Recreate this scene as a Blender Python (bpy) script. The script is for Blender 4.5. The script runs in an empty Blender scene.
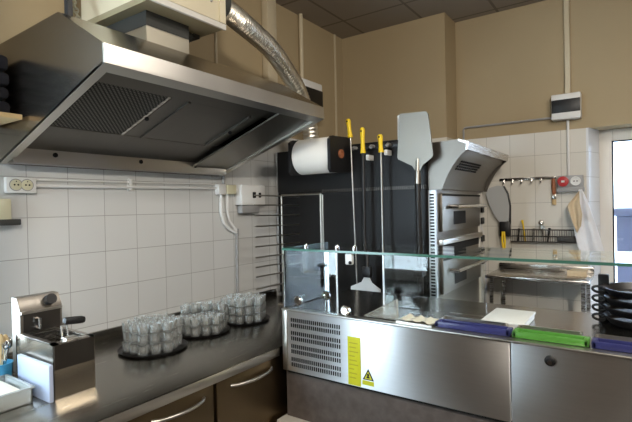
import bpy, bmesh, math, random
from mathutils import Vector, Matrix
random.seed(7)
S = 1.33          # survey units -> metres
Z0 = 0.223        # survey height of the floor
col = bpy.context.scene.collection
def W(p): return Vector((p[0]*S, p[1]*S, (p[2]-Z0)*S))
def lin(c):
    return tuple(((v/255)/12.92 if v/255 <= .04045 else ((v/255+.055)/1.055)**2.4) for v in c)

# ------------------------------------------------------------------ materials
MATS = {}
def nmat(name):
    m = bpy.data.materials.new(name); m.use_nodes = True
    nt = m.node_tree; b = nt.nodes['Principled BSDF']; MATS[name] = m
    return m, nt, b
def N(nt, t, **k):
    n = nt.nodes.new(t)
    for a, v in k.items():
        if a in n.inputs.keys(): n.inputs[a].default_value = v
        else: setattr(n, a, v)
    return n
def plain(name, rgb, rough=.5, metal=0., noise=0., nscale=8., bump=0., spec=.5, sheen=0.):
    m, nt, b = nmat(name)
    c = lin(rgb)
    b.inputs['Base Color'].default_value = (*c, 1); b.inputs['Roughness'].default_value = rough
    b.inputs['Metallic'].default_value = metal; b.inputs['Specular IOR Level'].default_value = spec
    if noise or bump:
        tc = N(nt, 'ShaderNodeNewGeometry'); no = N(nt, 'ShaderNodeTexNoise'); no.inputs['Scale'].default_value = nscale
        no.inputs['Detail'].default_value = 5
        nt.links.new(tc.outputs['Position'], no.inputs['Vector'])
        if noise:
            mx = N(nt, 'ShaderNodeMix', data_type='RGBA')
            mx.inputs[6].default_value = (*[v*(1-noise) for v in c], 1); mx.inputs[7].default_value = (*[min(1, v*(1+noise)) for v in c], 1)
            nt.links.new(no.outputs['Fac'], mx.inputs[0]); nt.links.new(mx.outputs[2], b.inputs['Base Color'])
        if bump:
            bp = N(nt, 'ShaderNodeBump'); bp.inputs['Strength'].default_value = bump; bp.inputs['Distance'].default_value = .01
            nt.links.new(no.outputs['Fac'], bp.inputs['Height']); nt.links.new(bp.outputs['Normal'], b.inputs['Normal'])
    return m
def steel(name, rgb, rough=.3, stretch=(2, 2, 90), var=.08, aniso=0., bump=.02):
    m, nt, b = nmat(name); c = lin(rgb)
    b.inputs['Metallic'].default_value = 1
    g = N(nt, 'ShaderNodeNewGeometry'); mp = N(nt, 'ShaderNodeMapping'); mp.inputs['Scale'].default_value = stretch
    no = N(nt, 'ShaderNodeTexNoise'); no.inputs['Scale'].default_value = 3; no.inputs['Detail'].default_value = 6
    nt.links.new(g.outputs['Position'], mp.inputs['Vector']); nt.links.new(mp.outputs['Vector'], no.inputs['Vector'])
    mr = N(nt, 'ShaderNodeMapRange'); mr.inputs['To Min'].default_value = max(.03, rough-var); mr.inputs['To Max'].default_value = rough+var
    nt.links.new(no.outputs['Fac'], mr.inputs['Value']); nt.links.new(mr.outputs[0], b.inputs['Roughness'])
    mx = N(nt, 'ShaderNodeMix', data_type='RGBA')
    mx.inputs[6].default_value = (*[v*.95 for v in c], 1); mx.inputs[7].default_value = (*[min(1, v*1.05) for v in c], 1)
    nt.links.new(no.outputs['Fac'], mx.inputs[0]); nt.links.new(mx.outputs[2], b.inputs['Base Color'])
    if bump:
        bp = N(nt, 'ShaderNodeBump'); bp.inputs['Strength'].default_value = bump; bp.inputs['Distance'].default_value = .002
        nt.links.new(no.outputs['Fac'], bp.inputs['Height']); nt.links.new(bp.outputs['Normal'], b.inputs['Normal'])
    if aniso:
        b.inputs['Anisotropic'].default_value = aniso; b.inputs['Anisotropic Rotation'].default_value = 0
        tg = N(nt, 'ShaderNodeTangent', direction_type='RADIAL', axis='X'); nt.links.new(tg.outputs[0], b.inputs['Tangent'])
    return m
def brickmat(name, axes, bw, bh, phx, phy, rgb, grout, rough, mortar=.0016, vary=.03, spec=.5):
    """square grid on the plane spanned by the two world axes (survey units in, metres out)"""
    m, nt, b = nmat(name)
    g = N(nt, 'ShaderNodeNewGeometry'); sx = N(nt, 'ShaderNodeSeparateXYZ'); cx = N(nt, 'ShaderNodeCombineXYZ')
    nt.links.new(g.outputs['Position'], sx.inputs[0])
    for k, (ax, ph) in enumerate(((axes[0], phx), (axes[1], phy))):
        a = N(nt, 'ShaderNodeMath', operation='ADD'); off = ((ph - Z0) if ax == 'Z' else ph)*S
        a.inputs[1].default_value = 200*(bw, bh)[k]*S - off
        nt.links.new(sx.outputs[ax], a.inputs[0]); nt.links.new(a.outputs[0], cx.inputs[k])
    br = N(nt, 'ShaderNodeTexBrick', offset=0., squash=1.)
    br.inputs['Scale'].default_value = 1; br.inputs['Mortar Size'].default_value = mortar; br.inputs['Mortar Smooth'].default_value = .1
    br.inputs['Brick Width'].default_value = bw*S; br.inputs['Row Height'].default_value = bh*S
    c = lin(rgb); br.inputs['Color1'].default_value = (*[v*(1-vary) for v in c], 1); br.inputs['Color2'].default_value = (*[min(1, v*(1+vary)) for v in c], 1)
    br.inputs['Mortar'].default_value = (*lin(grout), 1)
    nt.links.new(cx.outputs[0], br.inputs['Vector'])
    nt.links.new(br.outputs['Color'], b.inputs['Base Color']); b.inputs['Roughness'].default_value = rough
    b.inputs['Specular IOR Level'].default_value = spec
    bp = N(nt, 'ShaderNodeBump', invert=True); bp.inputs['Strength'].default_value = .2; bp.inputs['Distance'].default_value = .004
    nt.links.new(br.outputs['Fac'], bp.inputs['Height']); nt.links.new(bp.outputs['Normal'], b.inputs['Normal'])
    return m
def thinglass(name, tint=(1, 1, 1), ior=1.5, rough=0., boost=1.):
    """clear sheet: see-through with a Fresnel reflection"""
    m, nt, b = nmat(name); nt.nodes.remove(b); out = nt.nodes['Material Output']
    tr = N(nt, 'ShaderNodeBsdfTransparent'); tr.inputs[0].default_value = (*tint, 1)
    gl = N(nt, 'ShaderNodeBsdfGlossy'); gl.inputs['Roughness'].default_value = rough; gl.inputs['Color'].default_value = (1, 1, 1, 1)
    fr = N(nt, 'ShaderNodeFresnel'); fr.inputs['IOR'].default_value = ior
    mu = N(nt, 'ShaderNodeMath', operation='MULTIPLY', use_clamp=True); mu.inputs[1].default_value = boost
    mx = N(nt, 'ShaderNodeMixShader')
    nt.links.new(fr.outputs[0], mu.inputs[0]); nt.links.new(mu.outputs[0], mx.inputs[0])
    nt.links.new(tr.outputs[0], mx.inputs[1]); nt.links.new(gl.outputs[0], mx.inputs[2]); nt.links.new(mx.outputs[0], out.inputs[0])
    return m

TW = .1505
brickmat('tile_left', 'YZ', TW, .15, .79, .968, (204, 205, 204), (150, 150, 148), .16)
brickmat('tile_back', 'XZ', TW, .1525, 1.152, 1.13, (214, 210, 200), (165, 160, 150), .22)
brickmat('tile_reveal', 'YZ', TW, .1525, 3.27, 1.13, (222, 224, 228), (176, 176, 178), .25)
plain('paint', (166, 149, 118), .75, noise=.04, nscale=3)
brickmat('ceiling_tiles', 'XY', .45, .45, .19, 2.76, (160, 152, 142), (128, 120, 112), .9, mortar=.012, vary=.02, spec=.1)
brickmat('floor_tiles', 'XY', .3, .3, 0, 0, (74, 66, 60), (50, 46, 43), .4)
plain('brown_paint', (84, 70, 56), .8)
plain('shaded_cream', (150, 140, 112), .7)  # cream darkened: shade under the ventilator box put into the colour
plain('white_paint', (210, 206, 198), .6)
plain('cream', (214, 203, 176), .45)
plain('cream_trunk', (196, 184, 158), .5)
plain('white_plastic', (222, 222, 220), .4)
plain('scoop_grey', (176, 178, 178), .5)
plain('grey_plastic', (150, 150, 150), .45)
plain('outlet_cream', (205, 200, 170), .4)
plain('black_plastic', (18, 18, 20), .45)
plain('black_enamel', (20, 19, 19), .42, noise=.15, nscale=6, spec=.3)
plain('black_iron', (24, 23, 24), .45)
plain('dark', (8, 8, 9), .8)
plain('dark_collar', (52, 53, 50), .6)
plain('navy_cloth', (17, 18, 29), .9, noise=.2, nscale=40, bump=.3)
plain('yellow', (236, 200, 24), .4)
plain('yellow_label', (206, 206, 38), .45, noise=.03, nscale=60)
plain('yellow_print', (176, 172, 40), .5)
plain('paper', (238, 236, 230), .85)
plain('cardboard', (150, 92, 60), .8)
plain('blue_plastic', (52, 55, 108), .3)
plain('green_plastic', (84, 146, 60), .3)
plain('cup_blue', (70, 150, 190), .4)
plain('board_white', (168, 180, 204), .4)
plain('tub', (206, 210, 206), .3)
plain('butter', (228, 224, 206), .6)
plain('wood', (150, 92, 60), .6, noise=.2, nscale=30)
plain('lightwood', (196, 170, 124), .6, noise=.1, nscale=30)
plain('red_plastic', (176, 36, 40), .4)
plain('towel', (228, 230, 236), .95, noise=.05, nscale=30, bump=.4)
plain('towel_beige', (206, 188, 158), .95, noise=.1, nscale=40, bump=.4)
plain('granite', (92, 84, 80), .75, noise=.45, nscale=26)
plain('frame_white', (226, 222, 214), .45)
plain('outside_wall', (226, 228, 236), .9)
plain('outside_band', (176, 190, 222), .9)
plain('outside_ground', (170, 170, 172), .9)
plain('bin_blue', (60, 66, 92), .5)
plain('wire_dark', (96, 92, 88), .35, metal=1)
plain('brass_light', (200, 196, 180), .35, metal=1)
steel('steel', (188, 184, 178), .27, (2, 2, 60))
steel('steel_counter', (150, 146, 138), .26, (30, 2, 2), .04, bump=0)
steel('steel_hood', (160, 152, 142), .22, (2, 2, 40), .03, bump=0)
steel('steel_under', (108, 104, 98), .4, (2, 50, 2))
steel('steel_front', (232, 232, 232), .48, (3, 3, 50), .03, aniso=.97, bump=0)
steel('steel_door', (128, 112, 88), .36, (2, 60, 2))
steel('steel_oven', (136, 131, 123), .36, (2, 60, 2))
steel('steel_fryer', (186, 178, 164), .24, (2, 2, 8), .05, bump=0)
steel('steel_ovenhood', (122, 117, 110), .4, (2, 50, 2), .05, bump=0)
steel('deck_steel', (170, 166, 160), .2, (2, 40, 2), .04, bump=0)
steel('dark_steel', (92, 88, 84), .4, (2, 40, 2))
steel('steel_light', (200, 196, 189), .36, (2, 2, 2))
steel('peel_metal', (154, 150, 142), .5, (4, 4, 4), .08)
steel('galvanised', (205, 198, 180), .42, (3, 3, 3))
steel('duct_alu', (236, 231, 220), .36, (4, 4, 4))
steel('strip_steel', (205, 205, 205), .45, (2, 2, 60))
plain('wire_steel', (176, 172, 164), .3, metal=1)
plain('chrome', (222, 222, 222), .1, metal=1)
thinglass('pane', (.96, .985, .975), 1.42)
thinglass('shelf_glass', (.93, .975, .955), 1.52)
def cloudy(name, rgb, fac, rough):
    m, nt, b = nmat(name); b.inputs['Base Color'].default_value = (*lin(rgb), 1); b.inputs['Roughness'].default_value = rough
    tr = N(nt, 'ShaderNodeBsdfTransparent'); tr.inputs[0].default_value = (.95, .96, .96, 1)
    lw = N(nt, 'ShaderNodeFresnel'); lw.inputs['IOR'].default_value = 1.5
    mr = N(nt, 'ShaderNodeMapRange'); mr.inputs['To Min'].default_value = fac; mr.inputs['To Max'].default_value = 1
    mx = N(nt, 'ShaderNodeMixShader')
    nt.links.new(lw.outputs[0], mr.inputs['Value']); nt.links.new(mr.outputs[0], mx.inputs[0]); nt.links.new(tr.outputs[0], mx.inputs[1]); nt.links.new(b.outputs[0], mx.inputs[2])
    nt.links.new(mx.outputs[0], nt.nodes['Material Output'].inputs[0])
cloudy('drink_glass', (230, 233, 233), .12, .06)
cloudy('tub_clear', (214, 218, 216), .4, .25)
cloudy('acrylic', (186, 188, 182), .35, .15)
m, nt, b = nmat('glass_edge'); b.inputs['Base Color'].default_value = (.06, .17, .13, 1); b.inputs['Roughness'].default_value = .15
m, nt, b = nmat('filter_mesh'); b.inputs['Metallic'].default_value = 1; b.inputs['Roughness'].default_value = .5
g = N(nt, 'ShaderNodeNewGeometry'); hs = []
for rot in (45, -45):
    mp = N(nt, 'ShaderNodeMapping'); mp.inputs['Rotation'].default_value = (0, 0, math.radians(rot))
    wv = N(nt, 'ShaderNodeTexWave'); wv.inputs['Scale'].default_value = 22; wv.inputs['Distortion'].default_value = 0
    nt.links.new(g.outputs['Position'], mp.inputs[0]); nt.links.new(mp.outputs[0], wv.inputs[0]); hs.append(wv)
mm = N(nt, 'ShaderNodeMath', operation='MINIMUM'); nt.links.new(hs[0].outputs['Fac'], mm.inputs[0]); nt.links.new(hs[1].outputs['Fac'], mm.inputs[1])
cr = N(nt, 'ShaderNodeValToRGB'); cr.color_ramp.elements[0].color = (.02, .02, .018, 1); cr.color_ramp.elements[1].color = (.22, .21, .19, 1); cr.color_ramp.elements[0].position = .12; cr.color_ramp.elements[1].position = .8
nt.links.new(mm.outputs[0], cr.inputs[0]); nt.links.new(cr.outputs[0], b.inputs['Base Color'])

# ------------------------------------------------------------------ mesh building
class MB:
    def __init__(s): s.bm = bmesh.new()
    def add(s, vs, fs):
        v = [s.bm.verts.new(p) for p in vs]
        for f in fs:
            try: s.bm.faces.new([v[i] for i in f])
            except ValueError: pass
        return s
    def box(s, x0, x1, y0, y1, z0, z1, bev=0., rot=None, piv=None):
        t = bmesh.new()
        v = [t.verts.new((x, y, z)) for x in (x0, x1) for y in (y0, y1) for z in (z0, z1)]
        for f in ((0, 1, 3, 2), (4, 6, 7, 5), (0, 4, 5, 1), (2, 3, 7, 6), (0, 2, 6, 4), (1, 5, 7, 3)): t.faces.new([v[i] for i in f])
        if bev: bmesh.ops.bevel(t, geom=list(t.edges), offset=bev, segments=2, affect='EDGES', profile=.5)
        if rot:
            pv = Vector(piv or ((x0+x1)/2, (y0+y1)/2, (z0+z1)/2))
            bmesh.ops.transform(t, matrix=Matrix.Translation(pv) @ rot @ Matrix.Translation(-pv), verts=t.verts)
        t.verts.index_update()
        s.add([tuple(q.co) for q in t.verts], [[q.index for q in f.verts] for f in t.faces]); t.free(); return s
    def tube(s, pts, r, n=10, closed=False):
        pts = [Vector(p) for p in pts]; k = len(pts); rs = r if isinstance(r, (list, tuple)) else [r]*k
        vs = []; up = None
        for i, p in enumerate(pts):
            d = (pts[(i+1) % k]-pts[i-1]) if closed else (pts[min(i+1, k-1)]-pts[max(i-1, 0)])
            d.normalize()
            if up is None:
                up = d.orthogonal().normalized()
            else:
                up = (up - d*up.dot(d)); up = up.normalized() if up.length > 1e-6 else d.orthogonal().normalized()
            sd = d.cross(up)
            vs += [p + (up*math.cos(2*math.pi*j/n)+sd*math.sin(2*math.pi*j/n))*rs[i] for j in range(n)]
        fs = []
        for i in range(k if closed else k-1):
            a, c = i*n, ((i+1) % k)*n
            fs += [(a+j, a+(j+1) % n, c+(j+1) % n, c+j) for j in range(n)]
        if not closed: fs += [list(range(n))[::-1], [(k-1)*n+j for j in range(n)]]
        return s.add(vs, fs)
    def cyl(s, p, q, r, r2=None, n=20): return s.tube([p, q], [r, r if r2 is None else r2], n)
    def lathe(s, c, prof, n=24, axis='Z', cap=True):
        c = Vector(c); vs = []
        for r, h in prof:
            for j in range(n):
                a = 2*math.pi*j/n; u, w = r*math.cos(a), r*math.sin(a)
                vs.append(c + Vector({'Z': (u, w, h), 'X': (h, u, w), 'Y': (u, h, w)}[axis]))
        k = len(prof); fs = [(i*n+j, i*n+(j+1) % n, (i+1)*n+(j+1) % n, (i+1)*n+j) for i in range(k-1) for j in range(n)]
        if cap: fs += [list(range(n))[::-1], [(k-1)*n+j for j in range(n)]]
        return s.add(vs, fs)
    def prism(s, poly, vec):
        n = len(poly); v = Vector(vec)
        vs = [Vector(p) for p in poly] + [Vector(p)+v for p in poly]
        return s.add(vs, [list(range(n))[::-1], [n+i for i in range(n)]] + [(i, (i+1) % n, n+(i+1) % n, n+i) for i in range(n)])
    def xz(s, poly, y0, y1): return s.prism([(x, y0, z) for x, z in poly], (0, y1-y0, 0))
    def yz(s, poly, x0, x1): return s.prism([(x0, y, z) for y, z in poly], (x1-x0, 0, 0))
    def xy(s, poly, z0, z1): return s.prism([(x, y, z0) for x, y in poly], (0, 0, z1-z0))
    def ball(s, c, r, n=14, sc=(1, 1, 1)):
        m = n//2; prof = [(max(1e-4, math.sin(math.pi*i/m)), -math.cos(math.pi*i/m)) for i in range(m+1)]
        vs = []; fs = []
        for rr, h in prof:
            for j in range(n):
                a = 2*math.pi*j/n; vs.append((c[0]+r*sc[0]*rr*math.cos(a), c[1]+r*sc[1]*rr*math.sin(a), c[2]+r*sc[2]*h))
        fs = [(i*n+j, i*n+(j+1) % n, (i+1)*n+(j+1) % n, (i+1)*n+j) for i in range(m) for j in range(n)]
        return s.add(vs, fs)
    def build(s, name, mat, parent=None, origin=None, angle=38):
        bm = s.bm; bmesh.ops.recalc_face_normals(bm, faces=bm.faces)
        for v in bm.verts: v.co = W(v.co)
        if origin is None:
            lo = [min(v.co[i] for v in bm.verts) for i in range(3)]; hi = [max(v.co[i] for v in bm.verts) for i in range(3)]
            o = Vector(((lo[0]+hi[0])/2, (lo[1]+hi[1])/2, lo[2]))
        else: o = W(origin)
        for v in bm.verts: v.co -= o
        me = bpy.data.meshes.new(name); bm.to_mesh(me); bm.free()
        me.materials.append(MATS[mat])
        me.shade_smooth(); me.set_sharp_from_angle(angle=math.radians(angle))
        ob = bpy.data.objects.new(name, me); col.objects.link(ob); WL[ob] = o
        if parent is not None: ob.parent = parent; ob.location = o - WL[parent]
        else: ob.location = o
        return ob
WL = {}
def tag(o, label, cat, group=None, kind=None):
    o['label'] = label; o['category'] = cat
    if group: o['group'] = group
    if kind: o['kind'] = kind
    return o
def thing(name, loc, label, cat, group=None):
    o = bpy.data.objects.new(name, None); o.empty_display_size = .05; col.objects.link(o)
    WL[o] = W(loc); o.location = WL[o]; return tag(o, label, cat, group)
def struct(o, parent=False):
    if not parent: o['kind'] = 'structure'
    return o
def arc(c, r, a0, a1, n, plane='xy'):
    out = []
    for i in range(n+1):
        a = math.radians(a0+(a1-a0)*i/n); u, v = r*math.cos(a), r*math.sin(a)
        out.append((c[0]+u, c[1]+v, c[2]) if plane == 'xy' else (c[0]+u, c[1], c[2]+v) if plane == 'xz' else (c[0], c[1]+u, c[2]+v))
    return out
def rotx(d): return Matrix.Rotation(math.radians(d), 4, 'X')
def roty(d): return Matrix.Rotation(math.radians(d), 4, 'Y')
def rotz(d): return Matrix.Rotation(math.radians(d), 4, 'Z')
def copy_tree(o, delta, label=None):
    c = o.copy(); col.objects.link(c); c.location = o.location + Vector(delta)*S; WL[c] = WL[o] + Vector(delta)*S
    if label: c['label'] = label
    for ch in list(o.children):
        k = ch.copy(); col.objects.link(k); k.parent = c
        for g in ch.children:
            d = g.copy(); col.objects.link(d); d.parent = k
    return c

# ------------------------------------------------------------------ the setting
CE = 2.718; TT = 1.885
FZ = Z0
struct(MB().box(0, 2.9, -2.6, 3.27, FZ-.05, FZ).build('floor', 'floor_tiles'))
struct(MB().box(-.1, 3.0, -2.7, 3.6, CE, CE+.05).build('ceiling', 'ceiling_tiles'))
LY0, LY1, LZ0, LZ1 = .19, .60, .94, 1.68
wl = struct(MB().box(-.1, 0, LY1, 3.27, FZ, CE).box(-.1, 0, .11, LY1, FZ, LZ0).box(-.1, 0, .11, LY1, LZ1, CE).box(-.1, 0, .11, LY0, LZ0, LZ1).build('wall_left', 'paint'))
struct(MB().box(0, .006, LY1, 3.05, FZ, TT).box(0, .006, .15, LY1, FZ, LZ0).box(0, .006, .15, LY1, LZ1, TT).build('tiles', 'tile_left', wl), 1)
wb = struct(MB().box(0, .80, 3.05, 3.37, FZ, CE).box(.80, 1.6, 3.27, 3.37, FZ, CE).box(1.6, 2.9, 3.27, 3.47, TT, CE)
       .box(2.46, 2.9, 3.27, 3.47, FZ, TT).build('wall_back', 'paint'))
struct(MB().box(0, .806, 3.044, 3.05, FZ, TT).box(.80, .806, 3.05, 3.27, FZ, TT).box(.806, 1.6, 3.264, 3.27, FZ, TT).build('tiles', 'tile_back', wb), 1)
struct(MB().xy([(1.59, 3.263), (1.603, 3.263), (1.648, 3.42), (1.648, 3.47), (1.59, 3.47)], FZ, TT).build('trim_1', 'tile_reveal'))
struct(MB().box(1.1, 1.15, -2.6, .15, FZ, CE).build('wall_side', 'brown_paint'))
struct(MB().box(2.9, 3.0, -2.6, 3.47, FZ, CE).build('wall_right', 'brown_paint'))
struct(MB().box(1.1, 2.9, -2.7, -2.6, FZ, CE).build('wall_front', 'brown_paint'))
wx0, wx1, wz0, wz1 = .04, .66, .94, 2.25
wn = struct(MB().box(0, 1.1, .11, .15, FZ, wz0).box(0, 1.1, .11, .15, wz1, CE).box(0, wx0, .11, .15, wz0, wz1).box(wx1, 1.15, .11, .15, wz0, wz1).build('wall_near', 'white_paint'))
w1 = struct(MB().box(wx0, wx1, .115, .145, wz0, wz0+.03).box(wx0, wx1, .115, .145, wz1-.03, wz1).box(wx0, wx0+.03, .115, .145, wz0, wz1).box(wx1-.03, wx1, .115, .145, wz0, wz1).build('window_1', 'frame_white'))
struct(MB().box(wx0+.03, wx1-.03, .128, .132, wz0+.03, wz1-.03).build('window_pane', 'pane', w1), 1)
w2 = struct(MB().box(-.07, -.03, LY0, LY1, LZ0, LZ0+.03).box(-.07, -.03, LY0, LY1, LZ1-.03, LZ1).box(-.07, -.03, LY0, LY0+.03, LZ0, LZ1).box(-.07, -.03, LY1-.03, LY1, LZ0, LZ1).build('window_2', 'frame_white'))
struct(MB().box(-.052, -.048, LY0+.03, LY1-.03, LZ0+.03, LZ1-.03).build('window_pane', 'pane', w2), 1)
# door to the yard, recessed behind the splayed reveal
dx0, dx1, dy = 1.645, 2.46, 3.43
d1 = struct(MB().box(dx0, dx0+.075, dy, dy+.05, FZ, 1.883, .004).box(dx1-.075, dx1, dy, dy+.05, FZ, 1.883, .004).box(dx0+.075, dx1-.075, dy, dy+.05, 1.807, 1.883, .004)
            .box(dx0+.075, dx1-.075, dy, dy+.05, FZ, .55, .004).build('door_1', 'frame_white'))
struct(MB().box(dx0+.075, dx1-.075, dy+.02, dy+.025, .55, 1.807).build('door_pane', 'pane', d1), 1)
struct(MB().box(dx0+.07, dx0+.078, dy-.002, dy+.02, .55, 1.812).box(dx0+.07, dx1-.07, dy-.002, dy+.02, 1.805, 1.812).build('door_gasket', 'dark', d1), 1)
# outside
struct(MB().box(-3, 9, 3.6, 14, .15, .2).build('ground', 'outside_ground'))
tag(MB().box(0, 7, 7.5, 8, .2, 5).build('facade', 'outside_wall'), 'pale white building facade seen outside through the glass door', 'building')
fc = [o for o in col.objects if o.name == 'facade'][0]
MB().box(0, 7, 7.46, 7.5, 1.95, 2.25).box(0, 7, 7.46, 7.5, 1.2, 1.32).build('band', 'outside_band', fc)
bn = thing('rubbish_bin', (1.95, 4.35, .2), 'dark blue-grey bin standing outside behind the door glass', 'bin')
MB().prism([(1.71, 4.15, .2), (2.2, 4.15, .2), (2.2, 4.5, .2), (1.71, 4.5, .2)], (0, 0, 1.12)).build('body', 'bin_blue', bn)
MB().box(1.69, 2.22, 4.12, 4.52, 1.32, 1.385, .02).build('lid', 'bin_blue', bn)

# wall-mounted ducts of the left wall (fixed runs)
o = MB().box(.006, .052, 2.115, 2.2, TT, CE, .003).build('cable_trunking', 'cream_trunk'); tag(o, 'wide cream cable trunking rising beside the flexible duct', 'trunking')
o = MB().cyl((.022, 2.49, 2.25), (.022, 2.49, CE), .014).build('conduit_pipe', 'cream_trunk'); tag(o, 'thin cream conduit pipe rising from the black-windowed box to the ceiling', 'pipe')
struct(MB().box(0, .012, 1.735, 1.747, TT, CE).box(0, .008, 2.93, 2.945, TT, CE).build('trim_2', 'cream_trunk'))

pb = thing('distribution_box', (.05, 2.47, 2.03), 'white distribution box with black window behind the hood corner', 'electrical box')
MB().box(.006, .10, 2.325, 2.62, 2.02, 2.265, .012).build('housing', 'white_plastic', pb)
MB().box(.098, .106, 2.332, 2.613, 2.085, 2.215, .004).build('window', 'black_plastic', pb)

# ------------------------------------------------------------------ extractor hood
hd = thing('extractor_hood', (.3, 1.22, 1.61), 'large wedge-shaped steel extractor hood over the glass trays', 'hood')
hy0, hy1 = .70, 1.75
outer = [(.012, 1.61), (.686, 1.835), (.683, 1.886), (.446, 2.03), (.012, 2.02)]
def bz(x, o=0): return 1.61+.338*(x-.02)+o
c = MB()
c.xz(outer, hy0, hy0+.008); c.xz(outer, hy1-.008, hy1)
c.xz([(.012, 2.02), (.446, 2.03), (.446, 2.022), (.012, 2.012)], hy0+.008, hy1-.008)
c.xz([(.446, 2.03), (.683, 1.886), (.677, 1.880), (.446, 2.020)], hy0+.008, hy1-.008)
c.xz([(.012, 1.61), (.012, 2.011), (.02, 2.011), (.02, 1.61)], hy0+.008, hy1-.008)
c.build('canopy', 'steel_hood', hd)
MB().xz([(.686, 1.835), (.684, 1.887), (.676, 1.887), (.678, 1.835)], hy0-.001, hy1+.001).xz([(.686, 1.834), (.645, bz(.645)), (.645, bz(.645)+.008), (.686, 1.842)], hy0, hy1).build('front_band', 'steel_light', hd)
for a_, b__ in ((hy0, hy0+.028), (hy1-.03, hy1)): MB().xz([(.02, bz(.02)), (.645, bz(.645)), (.645, bz(.645)+.01), (.02, bz(.02)+.01)], a_, b__).build('end_rim', 'steel_light', hd)
def slab(x0, x1, y0, y1, o, t=.008): return MB().xz([(x0, bz(x0, o)), (x1, bz(x1, o)), (x1, bz(x1, o)+t), (x0, bz(x0, o)+t)], y0, y1)
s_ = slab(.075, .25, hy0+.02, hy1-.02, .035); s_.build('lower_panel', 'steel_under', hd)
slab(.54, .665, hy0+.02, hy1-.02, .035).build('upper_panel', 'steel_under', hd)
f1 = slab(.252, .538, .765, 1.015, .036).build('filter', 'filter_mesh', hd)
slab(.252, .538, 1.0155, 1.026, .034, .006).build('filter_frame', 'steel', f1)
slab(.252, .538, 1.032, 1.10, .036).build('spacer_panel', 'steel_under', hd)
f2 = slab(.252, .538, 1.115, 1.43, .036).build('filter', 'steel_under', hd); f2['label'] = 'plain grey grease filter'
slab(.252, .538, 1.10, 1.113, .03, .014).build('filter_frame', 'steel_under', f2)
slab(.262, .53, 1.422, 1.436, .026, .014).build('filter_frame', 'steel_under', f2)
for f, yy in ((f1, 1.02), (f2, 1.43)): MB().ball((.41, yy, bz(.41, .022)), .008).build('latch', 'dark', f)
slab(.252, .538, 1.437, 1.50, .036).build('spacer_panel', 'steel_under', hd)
slab(.09, .64, 1.50, hy1-.012, .010).build('end_panel', 'steel_oven', hd)
MB().box(.016, .075, hy0+.02, hy1-.02, 1.612, 1.62).box(.07, .078, hy0+.02, hy1-.02, 1.612, 1.668).box(.016, .024, hy0+.02, hy1-.02, 1.612, 1.655).build('gutter', 'steel_light', hd)
for yy in (.86, 1.22, 1.52): MB().lathe((.078, yy, 1.648), [(.009, 0), (.009, .004), (.004, .006)], 12, 'X').build('plug', 'dark', hd)

fb = thing('ventilator_box', (.3, 1.0, 2.15), 'cream metal ventilator box hung above the hood', 'ventilator')
MB().box(.06, .505, .98, 1.315, 2.172, 2.62, .004).build('casing', 'cream', fb)
MB().box(.05, .50, .975, 1.318, 2.15, 2.172).build('bottom_lid', 'shaded_cream', fb)
MB().box(.50, .512, .973, 1.322, 2.146, 2.168, .002).build('edge_trim', 'white_paint', fb)
MB().box(.10, .42, 1.02, 1.21, 2.095, 2.152).build('collar', 'dark_collar', fb)
MB().box(.10, .42, 1.02, 1.21, 2.026, 2.097).build('outlet_duct', 'galvanised', fb)
MB().box(.05, .38, 1.27, 1.30, 2.135, 2.152).box(.22, .40, 1.23, 1.255, 2.08, 2.105, .0, roty(-28)).build('bracket', 'dark_collar', fb)
MB().cyl((.45, 1.32, 2.27), (.45, 1.36, 2.27), .055).build('spigot', 'dark_collar', fb)
MB().ball((.506, 1.25, 2.24), .006).build('screw', 'steel', fb)
MB().box(.504, .512, 1.29, 1.32, 2.17, 2.62).build('corner_trim', 'cream', fb)

path = [(.45, 1.352, 2.268), (.45, 1.42, 2.254), (.45, 1.483, 2.237), (.43, 1.588, 2.224), (.41, 1.687, 2.21), (.38, 1.80, 2.185), (.35, 1.913, 2.144), (.33, 2.02, 2.09), (.30, 2.12, 2.016), (.275, 2.21, 1.92), (.27, 2.235, 1.79)]
P = [Vector(p) for p in path]; dense = []
for i in range(len(P)-1):
    p0, p1, p2, p3 = P[max(i-1, 0)], P[i], P[i+1], P[min(i+2, len(P)-1)]
    for k in range(24):
        t = k/24; dense.append(.5*((2*p1)+(p2-p0)*t+(2*p0-5*p1+4*p2-p3)*t*t+(3*p1-p0-3*p2+p3)*t**3))
dense.append(P[-1])
o = MB().tube(dense, [.045+.0021*math.cos(i*math.pi/2*1.0) for i in range(len(dense))], 20).build('flexible_duct', 'duct_alu', angle=60)
tag(o, 'shiny ribbed aluminium flexible duct bending down behind the hood', 'duct')

def chain(p, q, n):
    mb = MB(); p, q = Vector(p), Vector(q); d = (q-p)/n
    u = d.orthogonal().normalized(); w = d.cross(u).normalized()
    for i in range(n):
        c = p+d*(i+.5); a = u if i % 2 else w
        mb.tube([c+d.normalized()*d.length*.68*math.cos(t)+a*.008*math.sin(t) for t in [2*math.pi*k/10 for k in range(10)]], .0028, 6, True)
    return mb
o = chain((.12, .9, 2.30), (.235, .9, 2.025), 16).build('hanger_chain', 'brass_light'); tag(o, 'small steel link chain hanging above the hood', 'chain')
o = MB().box(.40, .42, .742, .758, 2.02, CE).build('hanger_bar', 'black_iron'); tag(o, 'dark upright hanger bar above the near hood corner', 'bar')

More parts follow.
